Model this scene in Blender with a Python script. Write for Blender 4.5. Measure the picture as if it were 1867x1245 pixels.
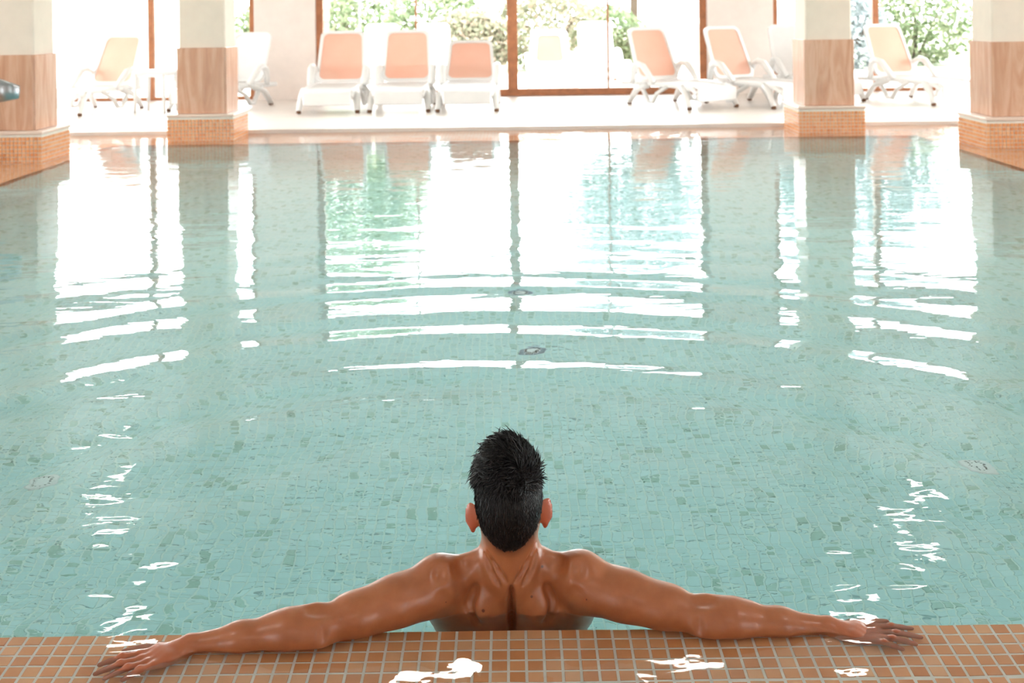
import bpy, math, random
import numpy as np
from mathutils import Vector, Matrix

random.seed(7)
rng = np.random.default_rng(11)
sc = bpy.context.scene
for o in list(bpy.data.objects):
    bpy.data.objects.remove(o)
C = sc.collection

# ------------------------------------------------------------------ camera
# z = 0 is the water surface; the camera stands behind the near rim and looks along +Y, level
F_PX = 2200.0
cam_d = bpy.data.cameras.new('camera')
cam = bpy.data.objects.new('camera', cam_d); C.objects.link(cam)
cam_d.sensor_width = 36.0
cam_d.lens = F_PX / 1867.0 * 36.0
cam_d.shift_y = -(622.5 - 19.0) / 1867.0
cam_d.clip_start = 0.05; cam_d.clip_end = 400
cam.location = (0, 0, 1.29)
ROLL = 0.013
cam.matrix_world = Matrix.Translation((0, 0, 1.29)) @ Matrix.Rotation(math.pi / 2, 4, 'X') @ Matrix.Rotation(-ROLL, 4, 'Z')
cam_d.dof.use_dof = True
cam_d.dof.focus_distance = 2.75
cam_d.dof.aperture_fstop = 7.0
sc.camera = cam

# ------------------------------------------------------------------ world, sun, exposure
sc.view_settings.view_transform = 'Standard'
sc.view_settings.look = 'None'
sc.view_settings.gamma = 1.0
sc.view_settings.use_curve_mapping = False
sc.view_settings.exposure = 1.7
w = bpy.data.worlds.new('sky'); sc.world = w
w.use_nodes = True
bg = w.node_tree.nodes['Background']
bg.inputs['Color'].default_value = (0.93, 0.97, 1.0, 1)
bg.inputs['Strength'].default_value = 4.8
try:
    sc.cycles.use_denoising = True
    sc.cycles.max_bounces = 8
    sc.cycles.diffuse_bounces = 4
    sc.cycles.glossy_bounces = 4
    sc.cycles.transmission_bounces = 6
    sc.cycles.adaptive_threshold = 0.02
    sc.cycles.transparent_max_bounces = 12
    sc.cycles.sample_clamp_indirect = 6.0
    sc.cycles.blur_glossy = 0.4
    sc.cycles.caustics_reflective = False
    sc.cycles.caustics_refractive = True
except Exception:
    pass
sun_d = bpy.data.lights.new('sun', 'SUN'); sun_d.energy = 1.2; sun_d.angle = math.radians(4)
sun_d.color = (1.0, 0.93, 0.82)
sun = bpy.data.objects.new('sun', sun_d); C.objects.link(sun)
sun.rotation_euler = (math.radians(48), 0, math.radians(35)); sun.location = (0, 20, 12)

# ------------------------------------------------------------------ helpers
def mesh_obj(name, verts, faces, mat=None, parent=None, smooth=False):
    me = bpy.data.meshes.new(name)
    if isinstance(verts, np.ndarray): verts = verts.tolist()
    if isinstance(faces, np.ndarray): faces = faces.tolist()
    me.from_pydata(verts, [], faces)
    me.update()
    if mat: me.materials.append(mat)
    if smooth: me.shade_smooth()
    o = bpy.data.objects.new(name, me); C.objects.link(o)
    if parent: o.parent = parent
    return o

def empty(name, loc=(0, 0, 0), rz=0.0):
    o = bpy.data.objects.new(name, None); C.objects.link(o)
    o.location = loc; o.rotation_euler = (0, 0, rz)
    o.empty_display_size = 0.1
    return o

def tag(o, label=None, cat=None, group=None, kind=None):
    if label: o['label'] = label
    if cat: o['category'] = cat
    if group: o['group'] = group
    if kind: o['kind'] = kind
    return o

class MB:
    """collects shapes that become one mesh"""
    def __init__(self): self.v = []; self.f = []; self.r = []; self.has_r = False
    def add(self, v, f, rnd=0.0):
        n = len(self.v); self.v += [tuple(p) for p in v]; self.f += [tuple(i + n for i in q) for q in f]
        self.r += [rnd] * len(f)
    def box(self, x0, x1, y0, y1, z0, z1, rnd=0.0):
        v = [(x, y, z) for z in (z0, z1) for y in (y0, y1) for x in (x0, x1)]
        f = [(0, 2, 3, 1), (4, 5, 7, 6), (0, 1, 5, 4), (2, 6, 7, 3), (0, 4, 6, 2), (1, 3, 7, 5)]
        self.add(v, f, rnd)
    def bbox(self, x0, x1, y0, y1, z0, z1, b):
        """box with chamfered edges"""
        import bmesh
        bm = bmesh.new()
        bmesh.ops.create_cube(bm, size=1.0)
        for q in bm.verts:
            q.co = Vector(((x0 + x1) / 2 + q.co.x * (x1 - x0), (y0 + y1) / 2 + q.co.y * (y1 - y0), (z0 + z1) / 2 + q.co.z * (z1 - z0)))
        bmesh.ops.bevel(bm, geom=list(bm.edges), offset=b, segments=1, affect='EDGES')
        bm.verts.index_update()
        self.add([tuple(q.co) for q in bm.verts], [[l.index for l in p.verts] for p in bm.faces])
        bm.free()
    def tube(self, pts, r, n=8, flat=1.0, caps=True):
        """swept round bar; r is a number or one per point; flat squashes it along its binormal"""
        P = [Vector(p) for p in pts]; m = len(P)
        R = r if isinstance(r, (list, tuple)) else [r] * m
        T = []
        for i in range(m):
            a = P[max(i - 1, 0)]; b = P[min(i + 1, m - 1)]
            T.append((b - a).normalized())
        up = Vector((0, 0, 1)) if abs(T[0].z) < 0.9 else Vector((0, 1, 0))
        nrm = (up - T[0] * up.dot(T[0])).normalized()
        vs = []; fs = []
        for i in range(m):
            nrm = (nrm - T[i] * nrm.dot(T[i])).normalized()
            bi = T[i].cross(nrm)
            for k in range(n):
                a = 2 * math.pi * k / n
                vs.append(P[i] + (nrm * math.cos(a) + bi * math.sin(a) * flat) * R[i])
        for i in range(m - 1):
            for k in range(n):
                k2 = (k + 1) % n
                fs.append((i * n + k, i * n + k2, (i + 1) * n + k2, (i + 1) * n + k))
        if caps:
            fs.append(tuple(range(n - 1, -1, -1))); fs.append(tuple((m - 1) * n + k for k in range(n)))
        self.add(vs, fs)
    def lathe(self, prof, c, n=24):
        vs = []; fs = []; m = len(prof)
        for (r, z) in prof:
            for k in range(n):
                a = 2 * math.pi * k / n
                vs.append((c[0] + r * math.cos(a), c[1] + r * math.sin(a), c[2] + z))
        for i in range(m - 1):
            for k in range(n):
                k2 = (k + 1) % n
                fs.append((i * n + k, i * n + k2, (i + 1) * n + k2, (i + 1) * n + k))
        fs.append(tuple(range(n - 1, -1, -1))); fs.append(tuple((m - 1) * n + k for k in range(n)))
        self.add(vs, fs)
    def build(self, name, mat=None, parent=None, smooth=False, rnd=False):
        o = mesh_obj(name, self.v, self.f, mat, parent, smooth)
        if rnd:
            a = o.data.attributes.new('rnd', 'FLOAT', 'FACE')
            a.data.foreach_set('value', np.array(self.r, dtype=np.float32))
        return o

def copy_tree(o, parent=None):
    c = o.copy(); C.objects.link(c)
    if parent: c.parent = parent
    for ch in list(o.children): copy_tree(ch, c)
    return c

# ------------------------------------------------------------------ materials
class NT:
    def __init__(self, name):
        self.m = bpy.data.materials.new(name); self.m.use_nodes = True
        self.t = self.m.node_tree; self.n = self.t.nodes
        self.b = self.n['Principled BSDF']; self.out = self.n['Material Output']
    def node(self, typ, **kw):
        x = self.n.new(typ)
        for k, v in kw.items(): setattr(x, k, v)
        return x
    def link(self, a, b): self.t.links.new(a, b)
    def ramp(self, fac, stops):
        r = self.node('ShaderNodeValToRGB')
        e = r.color_ramp.elements
        while len(e) < len(stops): e.new(0.5)
        for q, (p, c) in zip(e, stops): q.position = p; q.color = (*c, 1)
        self.link(fac, r.inputs['Fac']); return r.outputs['Color']
    def mix(self, fac, a, b, mode='MIX'):
        x = self.node('ShaderNodeMix', data_type='RGBA', blend_type=mode)
        for s, v in ((x.inputs[0], fac), (x.inputs[6], a), (x.inputs[7], b)):
            if isinstance(v, (int, float)): s.default_value = v
            elif isinstance(v, tuple): s.default_value = (*v, 1)
            else: self.link(v, s)
        return x.outputs[2]
    def math(self, op, a, b=None, c=None):
        x = self.node('ShaderNodeMath', operation=op)
        for i, v in enumerate((a, b, c)):
            if v is None: continue
            if isinstance(v, (int, float)): x.inputs[i].default_value = v
            else: self.link(v, x.inputs[i])
        return x.outputs[0]
    def noise(self, scale, detail=3.0, rough=0.5, vec=None, dist=0.0):
        x = self.node('ShaderNodeTexNoise')
        x.inputs['Scale'].default_value = scale; x.inputs['Detail'].default_value = detail
        x.inputs['Roughness'].default_value = rough; x.inputs['Distortion'].default_value = dist
        if vec is not None: self.link(vec, x.inputs['Vector'])
        return x.outputs['Fac']
    def pos(self): return self.node('ShaderNodeNewGeometry').outputs['Position']
    def mapping(self, vec, scale=(1, 1, 1), loc=(0, 0, 0)):
        x = self.node('ShaderNodeMapping'); x.inputs['Scale'].default_value = scale; x.inputs['Location'].default_value = loc
        self.link(vec, x.inputs['Vector']); return x.outputs[0]
    def bump(self, h, strength, dist=0.01):
        x = self.node('ShaderNodeBump'); x.inputs['Strength'].default_value = strength
        x.inputs['Distance'].default_value = dist; self.link(h, x.inputs['Height']); return x.outputs[0]

def simple(name, col, rough=0.5, metal=0.0, var=0.06, scale=6.0, bump=0.0, spec=0.5):
    k = NT(name); p = k.pos()
    n = k.noise(scale, 4, 0.6, p)
    lo = tuple(max(c * (1 - var), 0) for c in col); hi = tuple(min(c * (1 + var), 1) for c in col)
    k.link(k.ramp(n, [(0.3, lo), (0.7, hi)]), k.b.inputs['Base Color'])
    k.b.inputs['Roughness'].default_value = rough; k.b.inputs['Metallic'].default_value = metal
    k.b.inputs['Specular IOR Level'].default_value = spec
    if bump: k.link(k.bump(k.noise(scale * 12, 4, 0.6, p), bump, 0.003), k.b.inputs['Normal'])
    return k.m

M = {}
M['plaster'] = simple('cream_plaster', (0.86, 0.75, 0.64), 0.75, var=0.03, bump=0.15)
M['wall'] = simple('pale_wall_paint', (0.86, 0.76, 0.70), 0.7, var=0.03)
M['ceiling'] = simple('white_ceiling', (0.86, 0.85, 0.82), 0.8, var=0.02)
M['deck'] = simple('pale_deck_stone', (0.82, 0.74, 0.68), 0.28, var=0.05, scale=2.0)
M['frame_wood'] = simple('brown_window_wood', (0.46, 0.185, 0.085), 0.42, var=0.2, scale=9.0)
M['white_plastic'] = simple('white_lounger_plastic', (0.92, 0.90, 0.885), 0.35, var=0.02)
M['foot_rubber'] = simple('brown_rubber', (0.16, 0.07, 0.03), 0.7)
M['coping'] = simple('pale_pink_coping', (0.80, 0.64, 0.54), 0.35, var=0.06)
M['grout'] = simple('pale_grout', (0.86, 0.82, 0.74), 0.8, var=0.06, scale=30)
M['pool_grout'] = simple('pool_grout', (0.70, 0.85, 0.82), 0.8, var=0.04, scale=30)
M['steel'] = simple('brushed_steel', (0.42, 0.43, 0.45), 0.3, 1.0)
M['fitting_white'] = simple('white_pool_plastic', (0.86, 0.88, 0.9), 0.35, var=0.02)
M['fitting_grey'] = simple('grey_blue_plastic', (0.22, 0.30, 0.40), 0.4)
M['fitting_dark'] = simple('dark_slot', (0.08, 0.11, 0.12), 0.6)
M['terrace'] = simple('pale_terrace_paving', (0.48, 0.44, 0.42), 0.7, var=0.06, scale=3)
M['lawn'] = simple('lawn_grass', (0.20, 0.22, 0.14), 0.9, var=0.3, scale=5)
M['bark'] = simple('tree_bark', (0.07, 0.045, 0.03), 0.9, var=0.3, scale=20, bump=0.4)
M['garden_wall'] = simple('white_garden_render', (0.86, 0.82, 0.80), 0.8, var=0.03)
M['shorts'] = simple('navy_swim_fabric', (0.02, 0.04, 0.12), 0.8, var=0.2, scale=40)
M['eye'] = simple('eye_white', (0.8, 0.78, 0.75), 0.2)

def tile_mat(name, stops, rough, grad=None):
    k = NT(name)
    a = k.node('ShaderNodeAttribute', attribute_name='rnd')
    n = k.noise(60, 3, 0.6, k.pos())
    f = k.math('ADD', a.outputs['Fac'], k.math('MULTIPLY', k.math('SUBTRACT', n, 0.5), 0.22))
    k.link(k.ramp(f, stops), k.b.inputs['Base Color'])
    k.b.inputs['Roughness'].default_value = rough
    return k.m
RIM_STOPS = [(0.0, (0.72, 0.285, 0.11)), (0.35, (0.80, 0.36, 0.155)), (0.7, (0.83, 0.40, 0.185)), (1.0, (0.85, 0.46, 0.24))]
M['rim_tile'] = tile_mat('terracotta_mosaic', RIM_STOPS, 0.22)
POOL_STOPS = [(0.0, (0.33, 0.52, 0.46)), (0.10, (0.42, 0.63, 0.575)), (0.2, (0.55, 0.76, 0.77)), (0.8, (0.585, 0.795, 0.81)), (1.0, (0.64, 0.83, 0.84))]
M['pool_tile'] = tile_mat('turquoise_mosaic', POOL_STOPS, 0.3)

PITCH = 0.036
def far_mosaic(name, stops, grout, axes):
    """mosaic too far away to be built tile by tile: grid of tiles from the surface position"""
    k = NT(name); p = k.pos()
    sx = k.node('ShaderNodeSeparateXYZ'); k.link(p, sx.inputs[0])
    us = [k.math('DIVIDE', sx.outputs[a], PITCH) for a in axes]
    fl = [k.math('FLOOR', u) for u in us]; fr = [k.math('FRACT', u) for u in us]
    cb = k.node('ShaderNodeCombineXYZ'); k.link(fl[0], cb.inputs[0]); k.link(fl[1], cb.inputs[1])
    wn = k.node('ShaderNodeTexWhiteNoise', noise_dimensions='2D'); k.link(cb.outputs[0], wn.inputs['Vector'])
    edge = [k.math('LESS_THAN', k.math('ABSOLUTE', k.math('SUBTRACT', f, 0.5)), 0.455) for f in fr]
    mask = k.math('MULTIPLY', edge[0], edge[1])
    k.link(k.mix(mask, grout, k.ramp(wn.outputs['Value'], stops)), k.b.inputs['Base Color'])
    k.b.inputs['Roughness'].default_value = 0.35
    return k.m
M['pool_far'] = far_mosaic('turquoise_mosaic_floor', POOL_STOPS, (0.70, 0.85, 0.82), (0, 1))
M['pool_wall_x'] = far_mosaic('turquoise_mosaic_side', POOL_STOPS, (0.70, 0.85, 0.82), (1, 2))
M['pool_wall_y'] = far_mosaic('turquoise_mosaic_end', POOL_STOPS, (0.70, 0.85, 0.82), (0, 2))
M['rim_far'] = far_mosaic('terracotta_mosaic_far', RIM_STOPS, (0.86, 0.82, 0.74), (0, 1))

def marble():
    k = NT('salmon_marble')
    p = k.mapping(k.pos(), (9, 9, 1.1))
    n = k.noise(1.0, 6, 0.6, p, 1.2)
    n2 = k.noise(3.5, 5, 0.65, p, 0.6)
    c = k.ramp(n, [(0.28, (0.46, 0.19, 0.10)), (0.45, (0.60, 0.30, 0.175)), (0.6, (0.72, 0.43, 0.29)), (0.75, (0.55, 0.245, 0.13))])
    k.link(k.mix(k.math('MULTIPLY', n2, 0.5), c, (0.74, 0.52, 0.40)), k.b.inputs['Base Color'])
    k.b.inputs['Roughness'].default_value = 0.22
    return k.m
M['marble'] = marble()

def sling():
    k = NT('peach_sling_fabric'); p = k.pos()
    wv = k.node('ShaderNodeTexWave', wave_type='BANDS', bands_direction='Z'); wv.inputs['Scale'].default_value = 60
    k.link(p, wv.inputs['Vector'])
    col = k.mix(k.noise(4, 2, 0.5, p), (0.93, 0.60, 0.47), (0.94, 0.68, 0.56))
    k.link(col, k.b.inputs['Base Color']); k.b.inputs['Roughness'].default_value = 0.7
    k.link(k.bump(wv.outputs['Fac'], 0.15, 0.002), k.b.inputs['Normal'])
    tr = k.node('ShaderNodeBsdfTranslucent'); k.link(col, tr.inputs['Color'])
    mx = k.node('ShaderNodeMixShader'); mx.inputs[0].default_value = 0.35
    k.link(k.b.outputs[0], mx.inputs[1]); k.link(tr.outputs[0], mx.inputs[2]); k.link(mx.outputs[0], k.out.inputs['Surface'])
    return k.m
M['sling'] = sling()
M['dimmed_sling'] = simple('peach_sling_darkened', (0.30, 0.155, 0.105), 0.7, var=0.08)  # same peach fabric, colour darkened to offset the bright outdoor light
M['white_sling'] = simple('white_sling_fabric', (0.88, 0.86, 0.85), 0.7, var=0.02)

def glass():
    k = NT('window_glass'); k.n.remove(k.b)
    fr = k.node('ShaderNodeFresnel'); fr.inputs['IOR'].default_value = 1.45
    t = k.node('ShaderNodeBsdfTransparent'); t.inputs['Color'].default_value = (0.97, 0.99, 0.98, 1)
    g = k.node('ShaderNodeBsdfGlossy'); g.inputs['Roughness'].default_value = 0.02
    mx = k.node('ShaderNodeMixShader'); k.link(fr.outputs[0], mx.inputs[0])
    k.link(t.outputs[0], mx.inputs[1]); k.link(g.outputs[0], mx.inputs[2]); k.link(mx.outputs[0], k.out.inputs['Surface'])
    return k.m
M['glass'] = glass()

def water():
    k = NT('pool_water'); k.n.remove(k.b)
    p = k.pos()
    n1 = k.noise(1.0, 2, 0.5, k.mapping(p, (3.0, 8.0, 1)), 0.4)
    n2 = k.noise(1.0, 2, 0.5, k.mapping(p, (16.0, 24.0, 1)), 0.3)
    h = k.math('ADD', k.math('MULTIPLY', n1, 1.0), k.math('MULTIPLY', n2, 0.12))
    b = k.bump(h, 1.0, 0.0024)
    g = k.node('ShaderNodeBsdfGlass'); g.inputs['IOR'].default_value = 1.333; g.inputs['Roughness'].default_value = 0.0
    k.link(b, g.inputs['Normal'])
    k.link(g.outputs[0], k.out.inputs['Surface'])
    va = k.node('ShaderNodeVolumeAbsorption'); va.inputs['Color'].default_value = (0.40, 0.95, 0.95, 1); va.inputs['Density'].default_value = 0.16
    k.link(va.outputs[0], k.out.inputs['Volume'])
    return k.m
M['water'] = water()

def leaf_mat(name, a, b, c):
    k = NT(name)
    at = k.node('ShaderNodeAttribute', attribute_name='rnd')
    col = k.ramp(at.outputs['Fac'], [(0.0, a), (0.55, b), (1.0, c)])
    k.link(col, k.b.inputs['Base Color']); k.b.inputs['Roughness'].default_value = 0.6
    tr = k.node('ShaderNodeBsdfTranslucent'); k.link(col, tr.inputs['Color'])
    mx = k.node('ShaderNodeMixShader'); mx.inputs[0].default_value = 0.45
    k.link(k.b.outputs[0], mx.inputs[1]); k.link(tr.outputs[0], mx.inputs[2]); k.link(mx.outputs[0], k.out.inputs['Surface'])
    return k.m
M['leaf_green'] = leaf_mat('green_leaves', (0.103, 0.149, 0.069), (0.196, 0.241, 0.127), (0.391, 0.402, 0.265))
M['leaf_autumn'] = leaf_mat('autumn_leaves', (0.161, 0.184, 0.103), (0.299, 0.281, 0.196), (0.414, 0.310, 0.241))
M['leaf_blue'] = leaf_mat('silver_leaves', (0.172, 0.196, 0.184), (0.276, 0.310, 0.310), (0.414, 0.448, 0.471))

def emit(name, col, s):
    k = NT(name); k.n.remove(k.b)
    e = k.node('ShaderNodeEmission'); e.inputs['Color'].default_value = (*col, 1); e.inputs['Strength'].default_value = s
    k.link(e.outputs[0], k.out.inputs['Surface']); return k.m
M['lamp_on'] = emit('lit_diffuser', (1.0, 0.93, 0.84), 6.5)

# ------------------------------------------------------------------ setting: pool, rim, deck, hall
PX0, PX1, PY0, PY1 = -4.0, 4.0, 2.535, 12.0      # pool basin
FLOOR_Z = -1.30
RIM_Z = -0.027
DECK_Z = 0.04

b = MB(); b.box(PX0 - 0.2, PX1 + 0.2, PY0 - 0.2, PY1 + 0.2, FLOOR_Z - 0.2, FLOOR_Z - 0.002)
pool_floor = tag(b.build('pool_floor', M['pool_grout']), 'turquoise mosaic floor of the pool seen through the water', 'pool floor', kind='structure')
# the tiles near enough to be seen one by one
TX0, TX1, TY0, TY1 = -2.70, 2.70, 2.52, 6.84
def tile_shape(mb, x, y, z, w, h, rnd):
    a = w / 2; c = a - 0.0016
    v = [(x - a, y - a, z - h), (x + a, y - a, z - h), (x + a, y + a, z - h), (x - a, y + a, z - h),
         (x - c, y - c, z), (x + c, y - c, z), (x + c, y + c, z), (x - c, y + c, z)]
    mb.add(v, [(4, 5, 6, 7), (0, 1, 5, 4), (1, 2, 6, 5), (2, 3, 7, 6), (3, 0, 4, 7)], rnd)
variants = []
for i in range(14):
    t = MB(); tile_shape(t, 0, 0, 0, 0.0325, 0.005, 0)
    t.r = [i / 13.0] * 5
    o = t.build('tile', M['pool_tile'], None, rnd=True); variants.append(o.data); bpy.data.objects.remove(o)
rest = MB()
nx = int(round((TX1 - TX0) / PITCH)); ny = int(round((TY1 - TY0) / PITCH))
cells = []
for j in range(ny):
    for i in range(nx):
        x = TX0 + (i + 0.5) * PITCH; y = TY0 + (j + 0.5) * PITCH
        cells.append((x, y))
# nearest tiles that the photograph shows beside the bather's head (largest in view)
def single(x, y): return 4.05 < y < 4.55 and 0.42 < x < 1.18
ns = 0
for (x, y) in cells:
    z = FLOOR_Z + rng.uniform(-0.0012, 0.0012)
    r = float(rng.random()) ** 0.8
    if single(x, y) and ns < 300:
        o = bpy.data.objects.new('tile', variants[int(r * 13.99)]); C.objects.link(o)
        o.parent = pool_floor; o.location = (x, y, z); ns += 1
    else:
        tile_shape(rest, x, y, z, 0.0325, 0.005, r)
tag(rest.build('mosaic_tiles', M['pool_tile'], pool_floor, rnd=True), kind='stuff')
b = MB()
for (x0, x1, y0, y1) in ((PX0 - .1, TX0, PY0, PY1 + .1), (TX1, PX1 + .1, PY0, PY1 + .1), (TX0, TX1, TY1, PY1 + .1)):
    b.box(x0, x1, y0, y1, FLOOR_Z - 0.006, FLOOR_Z)
b.build('mosaic_sheet', M['pool_far'], pool_floor)

# basin walls
for nm, (x0, x1, y0, y1), mt in (('left', (PX0 - .2, PX0, PY0 - .2, PY1 + .2), 'pool_wall_x'), ('right', (PX1, PX1 + .2, PY0 - .2, PY1 + .2), 'pool_wall_x'),
                                 ('far', (PX0, PX1, PY1, PY1 + .2), 'pool_wall_y'), ('near', (PX0, PX1, PY0 - .2, PY0), 'pool_wall_y')):
    b = MB(); b.box(x0, x1, y0, y1, FLOOR_Z - 0.05, -0.10 if nm == 'near' else RIM_Z - 0.012)
    tag(b.build('wall_pool_' + nm, M[mt]), 'turquoise mosaic side wall of the pool, ' + nm + ' side', 'pool wall', kind='structure')

# overflow rim: terracotta mosaic just under the water
RIM_A = 7.0
SLOPE = math.tan(math.radians(RIM_A))
RY = 2.02
b = MB()
v = [(-5.2, PY0, RIM_Z - .0018), (5.2, PY0, RIM_Z - .0018), (5.2, RY, RIM_Z - .0018 - (PY0 - RY) * SLOPE), (-5.2, RY, RIM_Z - .0018 - (PY0 - RY) * SLOPE)]
v += [(x, y, z - .15) for x, y, z in v]
b.add(v, [(3, 2, 1, 0), (4, 5, 6, 7), (0, 1, 5, 4), (1, 2, 6, 5), (2, 3, 7, 6), (3, 0, 4, 7)])
rim = tag(b.build('pool_rim', M['grout']), 'terracotta mosaic overflow rim under the arms of the bather', 'pool rim', kind='structure')
rv = []
for i in range(14):
    t = MB(); tile_shape(t, 0, 0, 0, 0.0325, 0.007, 0); t.r = [i / 13.0] * 5
    o = t.build('tile', M['rim_tile'], None, rnd=True); rv.append(o.data); bpy.data.objects.remove(o)
rest = MB(); ns = 0
ncol = int(5.0 / PITCH)
rows = []
for j in range(13):
    for i in range(-ncol, ncol + 1):
        x = i * PITCH - 0.006; s = (j + 0.5) * PITCH - 0.002
        y = PY0 - s * math.cos(math.radians(RIM_A)); z = RIM_Z - s * math.sin(math.radians(RIM_A)) + rng.uniform(-.0006, .0006)
        r = float(rng.random())
        if j < 5 and abs(x) < 1.08 and ns < 300:
            o = bpy.data.objects.new('tile', rv[int(r * 13.99)]); C.objects.link(o); o.parent = rim
            o.location = (x, y, z); o.rotation_euler = (math.radians(RIM_A) + rng.uniform(-.006, .006), rng.uniform(-.006, .006), 0); ns += 1
        elif abs(x) < 2.2:
            tile_shape(rest, x, y, z, 0.0325, 0.007, r)
o = rest.build('mosaic_tiles', M['rim_tile'], rim, rnd=True); tag(o, kind='stuff')
b = MB()
for s in (-1, 1):
    xs = sorted((s * 2.2, s * 5.2))
    b.add([(xs[0], PY0, RIM_Z), (xs[1], PY0, RIM_Z), (xs[1], RY, RIM_Z - (PY0 - RY) * SLOPE), (xs[0], RY, RIM_Z - (PY0 - RY) * SLOPE)], [(3, 2, 1, 0)])
b.build('mosaic_sheet', M['rim_far'], rim)
# side and far rims
for nm, (x0, x1, y0, y1) in (('left', (-5.0, PX0, PY0, 13.0)), ('right', (PX1, 5.0, PY0, 13.0)), ('far', (PX0, PX1, PY1, 13.0))):
    b = MB(); b.box(x0, x1, y0, y1, RIM_Z - .2, RIM_Z)
    tag(b.build('trim_rim_' + nm, M['rim_far']), 'shallow terracotta rim of the pool, ' + nm + ' side', 'pool rim', kind='structure')

HX, HY0, HY1, HZ = 10.2, -5.0, 17.6, 3.5      # hall
b = MB()
for (x0, x1, y0, y1) in ((-HX, HX, 13.0, HY1 + .3), (-HX, -5.0, HY0, 13.0), (5.0, HX, HY0, 13.0), (-5.0, 5.0, HY0, 1.98)):
    b.box(x0, x1, y0, y1, -0.25, DECK_Z)
tag(b.build('floor', M['deck']), 'pale polished stone deck around the pool', 'deck', kind='structure')
b = MB(); b.box(-HX - .3, HX + .3, HY0 - .3, HY1 + .3, HZ, HZ + .3)
ceiling = tag(b.build('ceiling', M['ceiling']), 'white ceiling of the pool hall', 'ceiling', kind='structure')

WT = 3.08         # head of the windows
def portal(loc, rot, sx, sy):
    l = bpy.data.lights.new('window_portal', 'AREA'); l.shape = 'RECTANGLE'; l.size = sx; l.size_y = sy
    l.cycles.is_portal = True
    o = bpy.data.objects.new('window_portal', l); C.objects.link(o); o.location = loc; o.rotation_euler = rot

# far wall: lintel, piers
b = MB()
b.box(-HX - .3, HX + .3, HY1, HY1 + .3, WT, HZ)
for (x0, x1) in ((-HX - .3, -9.9), (-7.40, -6.85), (-3.76, -2.87), (2.84, 3.80), (6.85, 7.40), (9.9, HX + .3)):
    b.box(x0, x1, HY1 - 0.04, HY1 + .3, -0.2, WT)
tag(b.build('wall_far', M['wall']), 'pale pink far wall between the garden windows', 'wall', kind='structure')
def window(name, x0, x1, bars, bottom_h, label, side_w=0.085, yc=HY1 + 0.10):
    """x0..x1 opening in the far wall; bars: (centre, width)"""
    g = empty(name, ((x0 + x1) / 2, yc, DECK_Z)); tag(g, label, 'window', kind='structure')
    cx = (x0 + x1) / 2
    def part(nm, a0, a1, z0, z1, dep=0.05, mt='frame_wood', bev=0.006):
        m = MB(); m.bbox(a0 - cx, a1 - cx, -dep, dep, z0 - DECK_Z, z1 - DECK_Z, bev)
        return m.build(nm, M[mt], g)
    part('bottom_rail', x0, x1, DECK_Z, DECK_Z + bottom_h, 0.055)
    part('top_rail', x0, x1, WT - 0.09, WT, 0.055)
    xs = [x0 + side_w]
    part('stile', x0, x0 + side_w, DECK_Z + bottom_h, WT - 0.09)
    for (c, wd) in bars:
        part('mullion', c - wd / 2, c + wd / 2, DECK_Z + bottom_h, WT - 0.09, 0.05 if wd > .05 else 0.03)
        xs += [c - wd / 2, c + wd / 2]
    xs.append(x1 - side_w)
    part('stile', x1 - side_w, x1, DECK_Z + bottom_h, WT - 0.09)
    for i in range(0, len(xs), 2):
        m = MB(); m.box(xs[i] - cx, xs[i + 1] - cx, -0.004, 0.004, bottom_h, WT - 0.09 - DECK_Z)
        m.build('pane', M['glass'], g)
    portal(((x0 + x1) / 2, yc + 0.12, (WT + DECK_Z) / 2), (-math.pi / 2, 0, 0), x1 - x0, WT - DECK_Z)
    return g
window('window_1', -6.85, -3.76, [(-5.29, 0.085)], 0.045, 'brown framed window behind the side table, left of the pink wall')
window('window_2', -2.87, 2.84, [(-1.41, 0.03), (0.0, 0.15), (1.40, 0.03)], 0.10, 'wide brown framed glass doors in the middle of the far wall', 0.10)
window('window_3', 3.80, 6.85, [(5.32, 0.085)], 0.045, 'brown framed window behind the lounger at the right')

window('window_4', -9.9, -7.40, [(-8.65, 0.085)], 0.045, 'brown framed window hidden behind the left column')
window('window_5', 7.40, 9.9, [(8.65, 0.085)], 0.045, 'brown framed window hidden behind the right column')
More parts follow.
